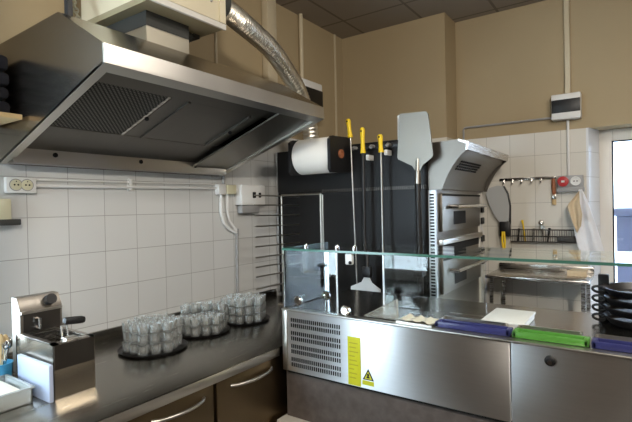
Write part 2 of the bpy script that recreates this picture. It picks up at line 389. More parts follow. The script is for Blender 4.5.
# shelf with folded navy cloths at the left edge
sh = thing('wall_shelf', (.11, .52, 1.74), 'pale wooden shelf at the left edge under the folded navy cloths', 'shelf')
MB().box(.01, .225, .34, .69, 1.737, 1.753, .002).build('board', 'lightwood', sh)
MB().yz([(.5, 1.737), (.5, 1.66), (.49, 1.66), (.42, 1.737)], .02, .035).build('bracket', 'steel', sh)
zz = 1.754
for k, (h, nm) in enumerate(((.055, 'lowest'), (.045, 'second from bottom'), (.05, 'second from top'), (.055, 'topmost'))):
    dd = .004*(k % 2)
    o = MB().box(.02, .156+dd, .42, .688-dd, zz, zz+h-.004, .016).build('folded_cloth', 'navy_cloth')
    tag(o, 'folded navy cloth on the wooden shelf, %s of the pile' % nm, 'cloth', 'folded navy cloths on the shelf'); zz += h

# ------------------------------------------------------------------ electrics on the left wall
ob_ = thing('wall_outlet', (.02, .765, 1.5), 'cream double wall outlet at the left end of the conduit', 'outlet')
MB().box(.006, .03, .715, .815, 1.508, 1.565, .004).build('plate', 'white_plastic', ob_)
for yy in (.745, .782):
    MB().lathe((.0295, yy, 1.537), [(.022, 0), (.022, .002), (.001, .002)], 20, 'X').build('socket_ring', 'grey_plastic', ob_)
    k = MB().lathe((.03, yy, 1.537), [(.019, 0), (.019, .003), (.015, .004)], 20, 'X').build('socket', 'outlet_cream', ob_)
    MB().ball((.035, yy-.006, 1.537), .003).ball((.035, yy+.006, 1.537), .003).ball((.035, yy, 1.549), .002).build('hole', 'dark', k)
ob2 = thing('surface_box', (.02, .72, 1.4), 'small cream wall box with a dark grey ledge below the double outlet', 'box')
MB().box(.006, .035, .67, .728, 1.41, 1.487, .004).build('housing', 'outlet_cream', ob2)
MB().box(.006, .05, .66, .752, 1.394, 1.415, .003).build('ledge', 'dark_collar', ob2)
o = MB().tube([(.016, .815, 1.536), (.016, 1.71, 1.545)], .007, 8).tube([(.012, .815, 1.558), (.012, 1.71, 1.566)], .004, 8).box(.006, .02, 1.2, 1.215, 1.525, 1.575).build('wall_conduit', 'white_plastic')
tag(o, 'pale conduit running along the left tile wall under the hood', 'conduit')
jb = thing('junction_box', (.02, 1.77, 1.5), 'small grey junction box joining the conduits under the hood', 'junction box')
MB().box(.006, .04, 1.71, 1.765, 1.512, 1.568, .004).build('housing', 'white_plastic', jb)
MB().box(.006, .045, 1.768, 1.835, 1.515, 1.565, .004).build('cover', 'outlet_cream', jb)
MB().cyl((.018, 1.765, 1.565), (.018, 1.765, 1.66), .008).build('cable_gland', 'grey_plastic', jb)
sw = thing('switch_box', (.03, 1.96, 1.44), 'white switch box with two dark switches left of the oven', 'switch box')
MB().box(.006, .06, 1.855, 2.055, 1.455, 1.568, .006).build('housing', 'white_plastic', sw)
MB().box(.06, .066, 1.945, 1.968, 1.495, 1.528, .002).build('switch', 'dark', sw)
MB().box(.06, .066, 1.995, 2.012, 1.497, 1.525, .002).build('switch', 'dark', sw)
MB().box(.008, .05, 1.87, 2.015, 1.41, 1.454, .006).build('lower_cover', 'grey_plastic', sw)
MB().box(.01, .03, 1.83, 1.86, 1.53, 1.55).build('coupling', 'white_plastic', sw)
o = MB().tube([(.02, 1.74, 1.515), (.02, 1.74, 1.42), (.02, 1.755, 1.365), (.02, 1.80, 1.325), (.02, 1.85, 1.305)], .009, 8).tube([(.02, 1.785, 1.515), (.02, 1.785, 1.42), (.02, 1.80, 1.37), (.02, 1.85, 1.315)], .009, 8).build('flexible_conduit', 'white_plastic')
tag(o, 'pair of bent white flexible conduits hanging from the junction box', 'conduit')
o = MB().cyl((.018, 1.853, .935), (.018, 1.857, 1.31), .008).cyl((.018, 1.857, 1.285), (.018, 1.857, 1.325), .012).build('conduit_pipe', 'grey_plastic')
tag(o, 'straight grey conduit pipe running down to the far glass tray', 'pipe')

# ------------------------------------------------------------------ left counter
wt = thing('steel_worktop', (.35, 1.2, .86), 'long brushed steel worktop along the left tile wall', 'worktop')
MB().box(.008, .707, .16, 2.19, .868, .9, .004).build('top', 'steel_counter', wt)
MB().box(.698, .709, .16, 1.376, .866, .897, .003).build('front_edge', 'steel_light', wt)
MB().box(.006, .02, .16, 2.19, .9, .942, .002).build('upstand', 'steel_counter', wt)
def cabinet(y0, y1, h0, h1, label):
    cb = thing('base_cabinet', (.35, (y0+y1)/2, Z0), label, 'cabinet', 'steel cabinets under the worktop')
    MB().box(.02, .67, y0, y1, Z0+.08, .865).box(.06, .62, y0+.01, y1-.01, Z0, Z0+.08).build('body', 'steel_door', cb)
    dr = MB().box(.67, .69, y0+.004, y1-.004, Z0+.1, .86, .003).build('door', 'steel_door', cb)
    pts = [(.69+.032*math.sin(math.pi*t)**.6, h0+(h1-h0)*t, .827) for t in [i/14 for i in range(15)]]
    h = MB().tube(pts, .0058, 10).build('handle', 'steel_light', dr)
    return cb
cabinet(.16, .55, .25, .46, 'steel cabinet under the fryer end of the worktop')
cabinet(.555, 1.056, .853-.04, 1.01, 'brown-toned steel cabinet under the nearest glass tray')
cabinet(1.062, 1.56, 1.131, 1.345, 'brown-toned steel cabinet next to the vented display front')

# fryer
fr = thing('deep_fryer', (.36, .71, .9), 'small steel tabletop fryer with a black basket handle', 'fryer')
fy0, fy1 = .648, .768
MB().box(.24, .48, fy0, fy0+.006, .9, 1.056).box(.24, .48, fy1-.006, fy1, .9, 1.056).box(.473, .479, fy0, fy1, .9, 1.056).box(.24, .246, fy0, fy1, .9, 1.056).box(.245, .474, fy0+.005, fy1-.005, .9, .94).build('housing', 'steel_fryer', fr)
MB().box(.4785, .4805, fy0+.001, fy1-.001, .985, 1.056).build('front_panel', 'dark_steel', fr)
MB().box(.26, .465, fy0+.012, fy0+.016, .96, 1.058).box(.26, .465, fy1-.016, fy1-.012, .96, 1.058).box(.26, .264, fy0+.012, fy1-.012, .96, 1.058).box(.461, .465, fy0+.012, fy1-.012, .96, 1.058).box(.26, .465, fy0+.012, fy1-.012, .955, .96)\
    .box(.246, .479, fy0, fy0+.014, 1.054, 1.06).box(.246, .479, fy1-.014, fy1, 1.054, 1.06).box(.455, .479, fy0, fy1, 1.054, 1.06).build('basin', 'steel', fr)
ch = MB().xz([(.205, .93), (.262, .93), (.262, 1.13), (.24, 1.168), (.205, 1.168)], fy0+.004, fy1+.012).build('control_head', 'steel_oven', fr)
MB().box(.262, .266, fy0+.012, fy1+.004, 1.06, 1.118).build('front_plate', 'dark_steel', ch)
MB().box(.26, .27, fy0+.005, fy1+.01, 1.118, 1.126).build('trim_strip', 'steel_light', ch)
MB().cyl((.252, .742, 1.148), (.276, .742, 1.156), .017).build('knob', 'black_plastic', ch)
MB().tube([(.267, .70, 1.10), (.285, .70, 1.10), (.285, .70, 1.07), (.267, .70, 1.07)], .006, 8).build('thermostat_tube', 'chrome', ch)
bk = MB()
for i in range(9): bk.tube([(.285+.02*i, fy0+.02, 1.05), (.285+.02*i, fy0+.02, .99), (.285+.02*i, fy1-.02, .99), (.285+.02*i, fy1-.02, 1.05)], .0014, 5)
for zz in (1.0, 1.025, 1.05): bk.tube([(.28, fy0+.02, zz), (.45, fy0+.02, zz), (.45, fy1-.02, zz), (.28, fy1-.02, zz)], .002, 5, True)
bk = bk.build('basket', 'wire_dark', fr)
MB().tube([(.44, .693, 1.045), (.432, .693, 1.098), (.432, .712, 1.108)], .0032, 6).tube([(.44, .71, 1.045), (.432, .71, 1.095), (.432, .714, 1.108)], .0032, 6).build('handle_wire', 'chrome', bk)
MB().box(.42, .444, .70, .765, 1.095, 1.117, .008, rotx(-6)).build('handle_grip', 'black_plastic', bk)
MB().box(.44, .47, .688, .724, 1.052, 1.066, .003).build('hook_plate', 'steel_light', bk)

o = MB().box(.29, .488, .629, .642, .9, 1.006, .003).build('cutting_board', 'board_white'); tag(o, 'pale bluish white cutting board leaning upright against the fryer', 'board')
tb = thing('plastic_tub', (.32, .52, .9), 'shallow translucent plastic tub in front of the white cutting board', 'tub')
t_ = MB(); x0, x1, y0, y1 = .27, .44, .44, .606
t_.box(x0, x1, y0, y1, .9, .904)
for a in ((x0, x0+.004, y0, y1), (x1-.004, x1, y0, y1), (x0, x1, y0, y0+.004), (x0, x1, y1-.004, y1)): t_.box(*a, .9, .946)
t_.box(x0-.005, x0+.004, y0-.005, y1+.005, .942, .947).box(x1-.004, x1+.005, y0-.005, y1+.005, .942, .947).box(x0, x1, y0-.005, y0+.004, .942, .947).box(x0, x1, y1-.004, y1+.005, .942, .947)
t_.build('container', 'tub_clear', tb)
o = MB().box(.29, .42, .47, .585, .905, .943, .006).build('white_block', 'butter'); tag(o, 'cream white block of food lying inside the plastic tub', 'food')
cp = thing('utensil_cup', (.235, .606, .9), 'light blue plastic cup holding spoons at the left edge', 'cup')
MB().lathe((.235, .606, .9), [(.026, 0), (.032, .075), (.034, .078), (.030, .078), (.024, .004), (.001, .004)], 24).build('body', 'cup_blue', cp)
for k, (dx, dy_, lx, ly, nm, mt) in enumerate(((-.012, .008, -.01, .036, 'metal spoon leaning right', 'chrome'), (.012, 0, .02, .012, 'metal spoon at the front', 'chrome'), (0, -.01, .01, -.012, 'metal spoon leaning left', 'chrome'), (.008, .0, .02, .012, 'pale wooden spoon leaning right', 'lightwood'), (.015, -.008, .03, -.004, 'pale wooden spoon at the front', 'lightwood'))):
    a = Vector((.235+dx*.5, .606+dy_*.5, .912)); b_ = Vector((.235+dx*.6+lx*.5, .606+dy_*.6+ly*.7, 1.030+.006*k))
    mb = MB().tube([a, a.lerp(b_, .9)], .0032, 8); 
    o = mb.ball(b_, .013, 12, (.8, .7, 1.4)).build('spoon', mt)
    tag(o, nm + ' in the light blue cup', 'spoon', 'spoons in the blue cup')

# glasses on round trays
gm = MB().lathe((0, 0, Z0), [(.0165, 0), (.0185, .003), (.0200, .020), (.0215, .0365), (.0203, .0368), (.0185, .019), (.0165, .007), (.001, .006)], 14).build('shot_glass', 'drink_glass', origin=(0, 0, Z0))
first = [gm]
def glass(x, y, z, label, group):
    if first: o = first.pop()
    else: o = gm.copy(); col.objects.link(o)
    o.location = W((x, y, z)); o.rotation_euler = (0, 0, random.random()*6)
    tag(o, label, 'glass', group)
for cx, cy, R, nm, cut, rows in ((.298, 1.105, .130, 'nearest the fryer', 9, 3), (.268, 1.375, .124, 'in the middle', -.01, 3), (.285, 1.625, .124, 'nearest the oven', 9, 3)):
    tr = thing('round_tray', (cx, cy, .9), 'round dark tray under the pile of glasses %s' % nm, 'tray', 'round trays of glasses')
    MB().lathe((cx, cy, .9), [(R-.012, 0), (R-.003, .009), (R-.001, .009), (R-.010, .003), (.001, .003)], 40).build('dish', 'black_iron', tr)
    p = .0448; pts = []
    for i in range(-5, 6):
        for j in range(-5, 6):
            x, y = p*(i+.5*(j % 2)), p*.866*j
            if math.hypot(x, y) < R-.016: pts.append((x, y))
    for lay in range(rows):
        for x, y in pts:
            dcam = (x*(1.85-cx)+y*(0-cy))/math.hypot(1.85-cx, cy)
            if lay == 2 and dcam > cut: continue
            glass(cx+x+random.uniform(-.002, .002), cy+y+random.uniform(-.002, .002), .9035+lay*.0372,
                  'small clear shot glass in the %s layer on the tray %s' % (('bottom', 'second', 'top')[lay], nm), 'glasses %s layer, tray %s' % (('bottom', 'second', 'top')[lay], nm))
# ------------------------------------------------------------------ oven
ov = thing('pizza_oven', (.5, 2.6, Z0), 'large black-sided two-deck pizza oven in the back left corner', 'oven')
oy0, oy1 = 2.205, 3.02
MB().box(.03, 1.0, oy0, oy1, .92, 1.745, .004).build('casing', 'black_enamel', ov)
MB().box(.02, .034, oy0-.004, oy0+.02, .92, 1.775).build('edge_trim', 'strip_steel', ov)
MB().box(.034, 1.0, oy0-.003, oy0+.003, 1.53, 1.775).box(.034, 1.0, oy0-.002, oy0+.003, .925, 1.515).build('side_panel', 'black_enamel', ov)
vr = MB()
for i in range(60): vr.box(.36+.0105*i, .3655+.0105*i, oy0-.004, oy0+.001, 1.518, 1.536)
vr.build('vent_slots', 'dark_steel', ov)
for lx in (.06, .93):
    for ly in (2.24, 2.96): MB().box(lx, lx+.05, ly-.025, ly+.025, Z0, .92).build('leg', 'black_iron', ov)
st = MB().box(.995, 1.032, oy0-.006, oy0+.012, .80, 1.508).build('corner_strip', 'strip_steel', ov)
v = MB()
for i in range(44): v.box(1.003, 1.025, oy0-.0075, oy0-.005, .815+.0155*i, .8235+.0155*i)
v.build('louvre', 'dark', st)
MB().box(1.0, 1.03, oy0+.012, oy1, .78, 1.512).build('front_frame', 'steel_oven', ov)
for nm, z0, z1, hz in (('upper', 1.30, 1.492, 1.425), ('lower', .985, 1.165, 1.094)):
    d = MB().box(1.03, 1.046, oy0+.05, oy1-.10, z0, z1, .004).build('deck_door', 'steel_oven', ov)
    MB().box(1.046, 1.048, oy0+.22, oy0+.42, z0+.03, z0+.10).build('door_window', 'dark', d)
    MB().box(1.0465, 1.049, oy0+.05, oy1-.10, z1-.012, z1-.002).build('door_gap', 'dark', d)
    MB().tube([(1.046, 2.36, hz), (1.085, 2.365, hz), (1.085, 2.90, hz), (1.046, 2.905, hz)], .0105, 10).build('handle', 'chrome', d)
MB().box(1.03, 1.058, oy0+.02, oy1-.10, 1.235, 1.262, .003).build('ledge', 'steel_light', ov)
MB().box(1.03, 1.036, oy0+.02, oy1-.10, 1.19, 1.228).build('gap', 'dark', ov)
MB().box(1.03, 1.04, oy1-.085, oy1-.02, .80, 1.5).build('control_column', 'white_paint', ov)
for zz in (1.40, 1.33, 1.22, 1.08): MB().box(1.04, 1.052, oy1-.07, oy1-.02, zz-.02, zz+.02, .003).build('control_switch', 'black_plastic', ov)
prof = [(1.0, 1.74), (1.150, 1.745), (1.199, 1.727), (1.192, 1.694), (1.16, 1.668), (1.125, 1.625), (1.095, 1.575), (1.075, 1.53), (1.068, 1.510), (1.0, 1.510)]
conc = [(1.0, 1.735), (1.175, 1.728), (1.165, 1.68), (1.13, 1.65), (1.095, 1.61), (1.07, 1.565), (1.055, 1.512), (1.0, 1.512)]
hv = MB().xz(prof, oy0-.012, oy0).xz(prof, oy1-.03, oy1-.018).xz(conc, oy0, oy1-.03).build('oven_hood', 'steel_ovenhood', ov)
MB().xz([(1.150, 1.747), (1.201, 1.729), (1.194, 1.692), (1.185, 1.692), (1.188, 1.72), (1.150, 1.737)], oy0-.013, oy1-.017).build('front_lip', 'steel', hv)
g = MB()
for i in range(11):
    for j in range(4):
        t = j/3; x = 1.1305-.030*t; z = 1.648-.034*t
        g.box(x-.006, x+.004, 2.30+.032*i+.006*(j % 2), 2.318+.032*i+.006*(j % 2), z-.004, z+.004)
g.build('vent_holes', 'dark', hv)
o = MB().box(.60, .99, 2.95, 3.03, 1.745, 1.80).build('oven_flue_box', 'white_paint'); tag(o, 'white box on top of the oven against the back wall', 'box')

# paper roll and its holder on the oven side
ph = thing('roll_holder', (.4, 2.09, 1.6), 'black wall holder clasping the paper roll on the oven side', 'holder')
def plate(x0, x1):
    return MB().yz([(1.985, 1.63), (2.0, 1.612), (2.185, 1.622), (2.2, 1.64), (2.2, 1.79), (2.185, 1.81), (2.01, 1.803), (1.985, 1.785)], x0, x1)
plate(.545, .562).build('end_plate', 'black_plastic', ph); plate(.29, .305).build('end_plate', 'black_plastic', ph)
MB().box(.29, .562, 2.19, 2.2, 1.66, 1.76).build('back_plate', 'black_plastic', ph)
MB().lathe((.562, 2.085, 1.714), [(.024, 0), (.024, .008), (.015, .010), (.014, .002), (.001, .002)], 20, 'X').build('core_cap', 'cardboard', ph)
pr = thing('paper_roll', (.4, 2.085, 1.62), 'thick white paper roll hanging in the black holder', 'paper roll')
MB().lathe((.307, 2.085, 1.714), [(.024, .001), (.094, .001), (.097, .004), (.097, .232), (.094, .236), (.024, .236)], 48, 'X').build('paper', 'paper', pr)
MB().lathe((.3065, 2.085, 1.714), [(.023, 0), (.023, .237), (.020, .237), (.020, 0)], 20, 'X', False).build('core', 'cardboard', pr)

# tool rail and hanging tools
rl = thing('tool_rail', (.7, 2.18, 1.74), 'dark rail with small hooks along the oven top holding yellow tools', 'rail')
MB().box(.565, .86, 2.188, 2.2, 1.738, 1.762, .002).build('bar', 'black_iron', rl)
for x in (.60, .705, .80): MB().tube([(x, 2.188, 1.75), (x, 2.16, 1.75), (x, 2.15, 1.742)], .009, 8).build('hook', 'grey_plastic', rl)
def tool(label, hx, hz0, hz1, bx, bz, rr, mat, y=2.13, ring=True, head=None, hw=.013):
    t = thing('oven_tool', (bx, y, bz), label, 'tool', 'yellow-handled tools hanging on the oven')
    top = Vector((hx[0], y, hz1)); bot = Vector((hx[1], y, hz0)); d = bot-top
    mb = MB(); q = [top+d*t_ for t_ in (0, .08, .3, .55, .8, .95, 1)]; rs = [hw*.75, hw*1.05, hw*.95, hw*.8, hw*.9, hw*1.1, hw*1.1]
    mb.tube(q, rs, 12); mb.build('grip', 'yellow', t)
    MB().lathe(tuple(top+d*.14+Vector((0, -hw*1.12, 0))), [(.005, 0), (.005, .004)], 10, 'Y').build('hanging_hole', 'dark', t)
    MB().tube([bot, Vector((bx, y, bz))], rr, 10).build('rod', mat, t)
    return t
tool('leftmost yellow-handled tool with a thin steel rod on the oven side', (.584, .598), 1.802, 1.90, .623, .985, .0042, 'wire_steel')
t2 = tool('middle yellow-handled tool with a black rod and pale scraper head', (.67, .672), 1.712, 1.845, .672, 1.25, .0085, 'black_iron')
MB().tube([(.672, 2.13, 1.26), (.69, 2.12, 1.18), (.70, 2.1, 1.12)], .0085, 10).build('bent_rod', 'black_iron', t2)
MB().box(.675, .725, 2.085, 2.115, 1.07, 1.125, .005).build('socket', 'black_plastic', t2)
MB().prism([(.685, 2.09, 1.07), (.715, 2.09, 1.07), (.727, 2.09, 1.045), (.782, 2.08, 1.015), (.782, 2.075, .962), (.61, 2.075, .962), (.613, 2.08, 1.02), (.67, 2.09, 1.045)], (0, .008, 0)).build('scraper_head', 'white_plastic', t2)
tool('right yellow-handled tool with a steel rod beside the big peel', (.772, .776), 1.708, 1.798, .778, .985, .0055, 'wire_steel')
for x, z, k in ((.690, 1.69, 'beside the middle yellow handle'), (.795, 1.708, 'beside the right yellow handle')):
    o = MB().box(x-.008, x+.008, 2.14, 2.2, z-.014, z+.014, .003).build('hook_clip', 'white_plastic'); tag(o, 'small white clip %s' % k, 'clip', 'white clips on the oven')

pe = thing('pizza_peel', (.95, 2.14, .95), 'large metal pizza peel hung head up on the black oven side', 'peel')
MB().xz([(.882, 1.878), (.888, 1.889), (1.018, 1.884), (1.03, 1.872), (1.052, 1.675), (1.046, 1.662), (1.0, 1.628), (.985, 1.60), (.962, 1.60), (.945, 1.628), (.872, 1.665), (.868, 1.675)], 2.125, 2.133).build('blade', 'peel_metal', pe)
MB().tube([(.973, 2.129, 1.66), (.972, 2.13, 1.61), (.970, 2.133, 1.54)], [.008, .012, .015], 12).build('ferrule', 'wire_steel', pe)
MB().tube([(.970, 2.133, 1.55), (.968, 2.15, 1.0)], .0145, 12).build('handle', 'black_iron', pe)
MB().box(.94, .99, 2.12, 2.18, 1.085, 1.13, .01).build('end_grip', 'black_plastic', pe)
o = MB().box(.848, .905, 2.17, 2.182, 1.765, 1.893, .006).build('plastic_board', 'white_plastic'); tag(o, 'small white plastic board behind the large metal peel', 'board')

# tray rack in front of the oven
rk = thing('wire_rack', (.35, 1.98, .9), 'tall steel wire rack for pizza trays between wall and oven', 'rack')
MB().cyl((.225, 2.0, .902), (.225, 2.0, 1.505), .006).build('post', 'wire_steel', rk)
MB().cyl((.487, 2.0, .902), (.487, 2.0, 1.505), .006).build('post', 'wire_steel', rk); MB().cyl((.500, 2.0, .902), (.500, 2.0, 1.50), .004).build('post', 'wire_steel', rk)
MB().tube([(.225, 2.0, 1.505), (.487, 2.0, 1.505)], .005, 8).build('top_bar', 'wire_steel', rk)
MB().box(.20, .52, 1.98, 2.02, .9, .907).build('foot', 'steel', rk)
for z in (1.501, 1.451, 1.396, 1.34, 1.285, 1.235, 1.179, 1.129, 1.079, 1.017): MB().tube([(.23, 1.775, z+.002), (.23, 2.15, z-.002)], .0036, 8).build('wire', 'wire_steel', rk)

# ------------------------------------------------------------------ display counter
dc = thing('display_counter', (1.6, 1.6, Z0), 'brushed steel display counter with glass top and vented front', 'counter')
X1 = 2.55
MB().box(.722, X1, 1.40, 1.86, .815, 1.042).build('body', 'dark_steel', dc)
MB().box(.722, X1, 1.40, 1.86, Z0, .60).build('base', 'white_paint', dc)
MB().box(.71, X1, 1.345, 1.86, .598, .632, .004).build('plinth_ledge', 'white_paint', dc)
MB().box(.722, X1, 1.398, 1.86, .632, .815).build('stone_panel', 'granite', dc)
MB().box(.744, 1.546, 1.38, 1.40, .815, 1.044, .002).build('front_panel', 'steel_front', dc)
MB().box(1.549, X1, 1.38, 1.40, .815, 1.044, .002).build('front_panel', 'steel_front', dc)
MB().box(.72, .7425, 1.378, 1.40, .815, 1.05, .002).build('corner_post', 'steel_light', dc)
MB().box(.72, X1, 1.374, 1.41, 1.044, 1.051, .002).build('front_rail', 'steel_light', dc)
MB().box(.73, X1, 1.41, 1.86, 1.042, 1.049).build('deck', 'deck_steel', dc)
MB().box(.74, X1, 1.384, 1.40, .808, .816).build('shadow_gap', 'dark', dc)
v = MB()
for gi in range(4):
    for r in range(2):
        z = 1.012-.0495*gi-.0205*r
        for i in range(24): v.box(.7625+.0093*i, .7668+.0093*i, 1.3785, 1.3815, z-.0075, z+.0065)
v.build('vent_slots', 'dark', dc)
lb = MB().box(1.012, 1.062, 1.3785, 1.381, .818, .985).build('yellow_label', 'yellow_label', dc)
p_ = MB()
for i in range(9):
    w = (.034, .028, .036, .022, .03, .034, .018, .03, .026)[i]; p_.box(1.018, 1.018+w, 1.378, 1.3795, .962-.015*i, .9655-.015*i)
p_.build('faint_print', 'yellow_print', lb)
wl_ = MB().xz([(1.070, .846), (1.112, .846), (1.091, .884)], 1.3785, 1.381).build('warning_sticker', 'black_plastic', dc)
MB().xz([(1.0765, .8495), (1.1055, .8495), (1.091, .876)], 1.378, 1.3792).build('yellow_triangle', 'yellow_label', wl_)
MB().xz([(1.085, .853), (1.097, .853), (1.097, .857), (1.0935, .860), (1.0955, .865), (1.091, .870), (1.0865, .865), (1.0885, .860), (1.085, .857)], 1.3775, 1.3785).build('hand_symbol', 'black_plastic', wl_)
MB().box(1.068, 1.112, 1.3785, 1.3805, .828, .843).build('sticker_text', 'yellow_label', wl_)
MB().lathe((1.649, 1.381, 1.010), [(.014, 0), (.014, -.006), (.009, -.009), (.001, -.009)], 20, 'Y').build('lock', 'black_plastic', dc)
MB().lathe((1.649, 1.373, 1.007), [(.006, 0), (.006, -.004), (.001, -.004)], 14, 'Y').build('lock_cylinder', 'chrome', dc)
# glass superstructure
gs = MB().box(.725, X1, 1.385, 1.70, 1.274, 1.281).build('glass_shelf', 'shelf_glass', dc)
MB().box(.725, X1, 1.381, 1.3855, 1.2735, 1.2815).build('glass_edge', 'glass_edge', gs)
MB().box(.722, .7255, 1.385, 1.70, 1.2735, 1.2815).build('glass_edge', 'glass_edge', gs)
fp = MB().box(.727, .965, 1.387, 1.393, 1.052, 1.273).build('front_pane', 'pane', dc)
MB().box(.9652, .9672, 1.386, 1.394, 1.052, 1.292).build('pane_edge', 'steel_light', fp)
MB().box(.725, .731, 1.395, 1.70, 1.052, 1.273).build('side_pane', 'pane', dc)
bp_ = MB().box(1.034, 1.42, 1.617, 1.623, 1.052, 1.273).build('rear_pane', 'pane', dc)
MB().box(1.0325, 1.0345, 1.616, 1.624, 1.052, 1.273).build('pane_edge', 'steel_light', bp_)
def clamp(c, r): return MB().lathe(c, [(r*.7, -r*.6), (r, -r*.3), (r, r*.3), (r*.7, r*.6)], 18, 'Y')
for c in ((.80, 1.38, 1.088), (.993, 1.40, 1.068)): clamp(c, .018).build('glass_clamp', 'chrome', dc)
MB().ball((.845, 1.50, 1.09), .019).build('glass_clamp', 'chrome', dc)
MB().cyl((.845, 1.5, 1.05), (.845, 1.5, 1.09), .006).build('clamp_stem', 'chrome', dc)
for x in (.826, .963, 1.035): MB().lathe((x, 1.40, 1.281), [(.008, 0), (.008, .012), (.005, .018), (.001, .018)], 14).build('clamp_screw', 'chrome', dc)
MB().box(1.0, 1.03, 1.39, 1.405, 1.232, 1.272, .005).build('shelf_bracket', 'white_plastic', dc)
MB().cyl((1.022, 1.388, 1.24), (1.022, 1.405, 1.24), .006).build('bracket_screw', 'dark', dc)

# trays with coloured front edges on the rail
def serving(x0, x1, ye, mat, label, rot=0):
    t = thing('serving_tray', ((x0+x1)/2, 1.45, 1.051), label, 'tray', 'coloured-edge trays on the counter rail')
    y0 = 1.405
    MB().box(x0, x1, y0, y0+.010, 1.051, 1.070, .004).box(x0, x1, y0+.040, y0+.046, 1.051, 1.070, .002).box(x0, x0+.014, y0, y0+.046, 1.051, 1.070, .004).box(x1-.014, x1, y0, y0+.046, 1.051, 1.070, .004).box(x0+.01, x1-.01, y0+.006, y0+.043, 1.051, 1.059).build('coloured_edge', mat, t)
    MB().box(x0+.006, x1-.02, y0+.046, y0+.078, 1.051, 1.056).box(x0+.006, x1-.02, y0+.072, y0+.078, 1.051, 1.073).box(x0+.006, x0+.012, y0+.046, y0+.078, 1.051, 1.073).box(x1-.026, x1-.02, y0+.046, y0+.078, 1.051, 1.073).build('pan', 'steel_light', t)
    return t
serving(1.318, 1.541, 0, 'blue_plastic', 'shallow steel tray with dark blue front edge next to the cream sheet')
serving(1.546, 1.738, 0, 'green_plastic', 'shallow steel tray with bright green front edge')
serving(1.743, 1.96, 0, 'blue_plastic', 'shallow steel tray with dark blue front edge in front of the black pans')
fl = thing('flat_server', (1.24, 1.43, 1.051), 'flat steel sheet with crumpled cream paper left of the blue-edged tray', 'server')
MB().prism([(1.188, 1.40, 1.051), (1.312, 1.392, 1.051), (1.312, 1.49, 1.051), (1.20, 1.49, 1.051)], (0, 0, .006)).build('sheet', 'steel_light', fl)
rp = MB(); n = 14
vs = []
for i in range(n+1):
    for j in range(5):
        vs.append((1.196+.114*i/n, 1.40+.075*j/4, 1.0585+.006*random.random()+.003*math.sin(i*1.3)))
fs = [(i*5+j, i*5+j+1, (i+1)*5+j+1, (i+1)*5+j) for i in range(n) for j in range(4)]
rp.add(vs, fs).build('paper', 'butter', fl, angle=180)
o = MB().prism([(1.055, 1.42, 1.051), (1.18, 1.425, 1.051), (1.145, 1.52, 1.051)], (0, 0, .003)).prism([(1.055, 1.42, 1.054), (1.143, 1.50, 1.105), (1.145, 1.505, 1.103), (1.058, 1.424, 1.052)], (.001, .003, 0)).prism([(1.143, 1.50, 1.105), (1.18, 1.425, 1.054), (1.183, 1.428, 1.054), (1.146, 1.504, 1.105)], (0, .002, -.001)).add([(1.058, 1.421, 1.055), (1.18, 1.424, 1.055), (1.144, 1.50, 1.104)], [(0, 1, 2)]).build('clear_wedge', 'acrylic')
tag(o, 'clear plastic wedge-shaped stand on the deck beside the cream sheet', 'stand')
wb_ = thing('white_box', (1.5, 1.74, 1.05), 'plain white box on the deck behind the green-edged tray', 'box')
MB().box(1.443, 1.562, 1.48, 1.67, 1.05, 1.068, .003).build('carton', 'white_plastic', wb_)
MB().box(1.440, 1.565, 1.477, 1.673, 1.067, 1.075, .002).build('lid', 'white_plastic', wb_)
# stack of black pans
for k in range(4):
    pn = thing('black_pan', (1.86, 1.76, 1.05), ('round black iron pan, lowest of the stack behind the green and blue trays', 'round black iron pan, second from the bottom of the stack', 'round black iron pan, third from the bottom of the stack', 'round black iron pan on top of the stack at the right edge')[k], 'pan', 'stack of black pans')
    z = 1.052+.0295*k
    MB().lathe((1.862, 1.76, z), [(.095, 0), (.112, .020), (.118, .022), (.118, .024), (.109, .023), (.093, .004), (.001, .004)], 40).build('dish', 'black_iron', pn)
    MB().tube([(1.742+.018*math.cos(t), 1.725-.006*math.cos(t), z+.016+.0095*math.sin(t)) for t in [2*math.pi*i/16 for i in range(16)]], .0042, 8, True).build('loop_handle', 'black_iron', pn)
o = MB().box(1.735, 1.766, 1.80, 1.83, 1.05, 1.193, .003).build('black_post', 'black_plastic'); tag(o, 'square black post standing behind the stack of black pans', 'post')

# ------------------------------------------------------------------ back wall side
tbk = thing('steel_table', (1.35, 3.07, Z0), 'low steel table against the white-tiled back wall', 'table')
MB().box(1.08, 1.625, 2.88, 3.26, .985, 1.004, .003).build('top', 'steel', tbk)
MB().box(1.08, 1.625, 3.235, 3.26, 1.004, 1.04, .002).build('upstand', 'steel', tbk)
for x in (1.10, 1.585):
    for y in (2.91, 3.22): MB().box(x, x+.02, y-.01, y+.01, Z0, .985).build('leg', 'steel', tbk)
hr = thing('hook_rail', (1.26, 3.25, 1.58), 'steel wall rail with small hooks on the back tiles', 'rail')
MB().box(1.085, 1.425, 3.252, 3.264, 1.584, 1.602, .002).build('bar', 'chrome', hr)
for x in (1.115, 1.17, 1.225, 1.285, 1.34): MB().tube([(x, 3.25, 1.59), (x, 3.245, 1.568), (x, 3.235, 1.564), (x, 3.232, 1.574)], .004, 8).build('hook', 'steel', hr)
br = thing('pastry_brush', (1.412, 3.24, 1.42), 'wooden-handled brush hanging from the right end of the hook rail', 'brush')
MB().tube([(1.41, 3.25, 1.585), (1.411, 3.25, 1.54), (1.413, 3.25, 1.485)], [.010, .013, .011], 12).build('handle', 'wood', br)
MB().box(1.401, 1.425, 3.243, 3.257, 1.455, 1.49, .002).build('ferrule', 'steel', br)
MB().box(1.401, 1.425, 3.244, 3.256, 1.42, 1.456, .003).build('bristles', 'lightwood', br)
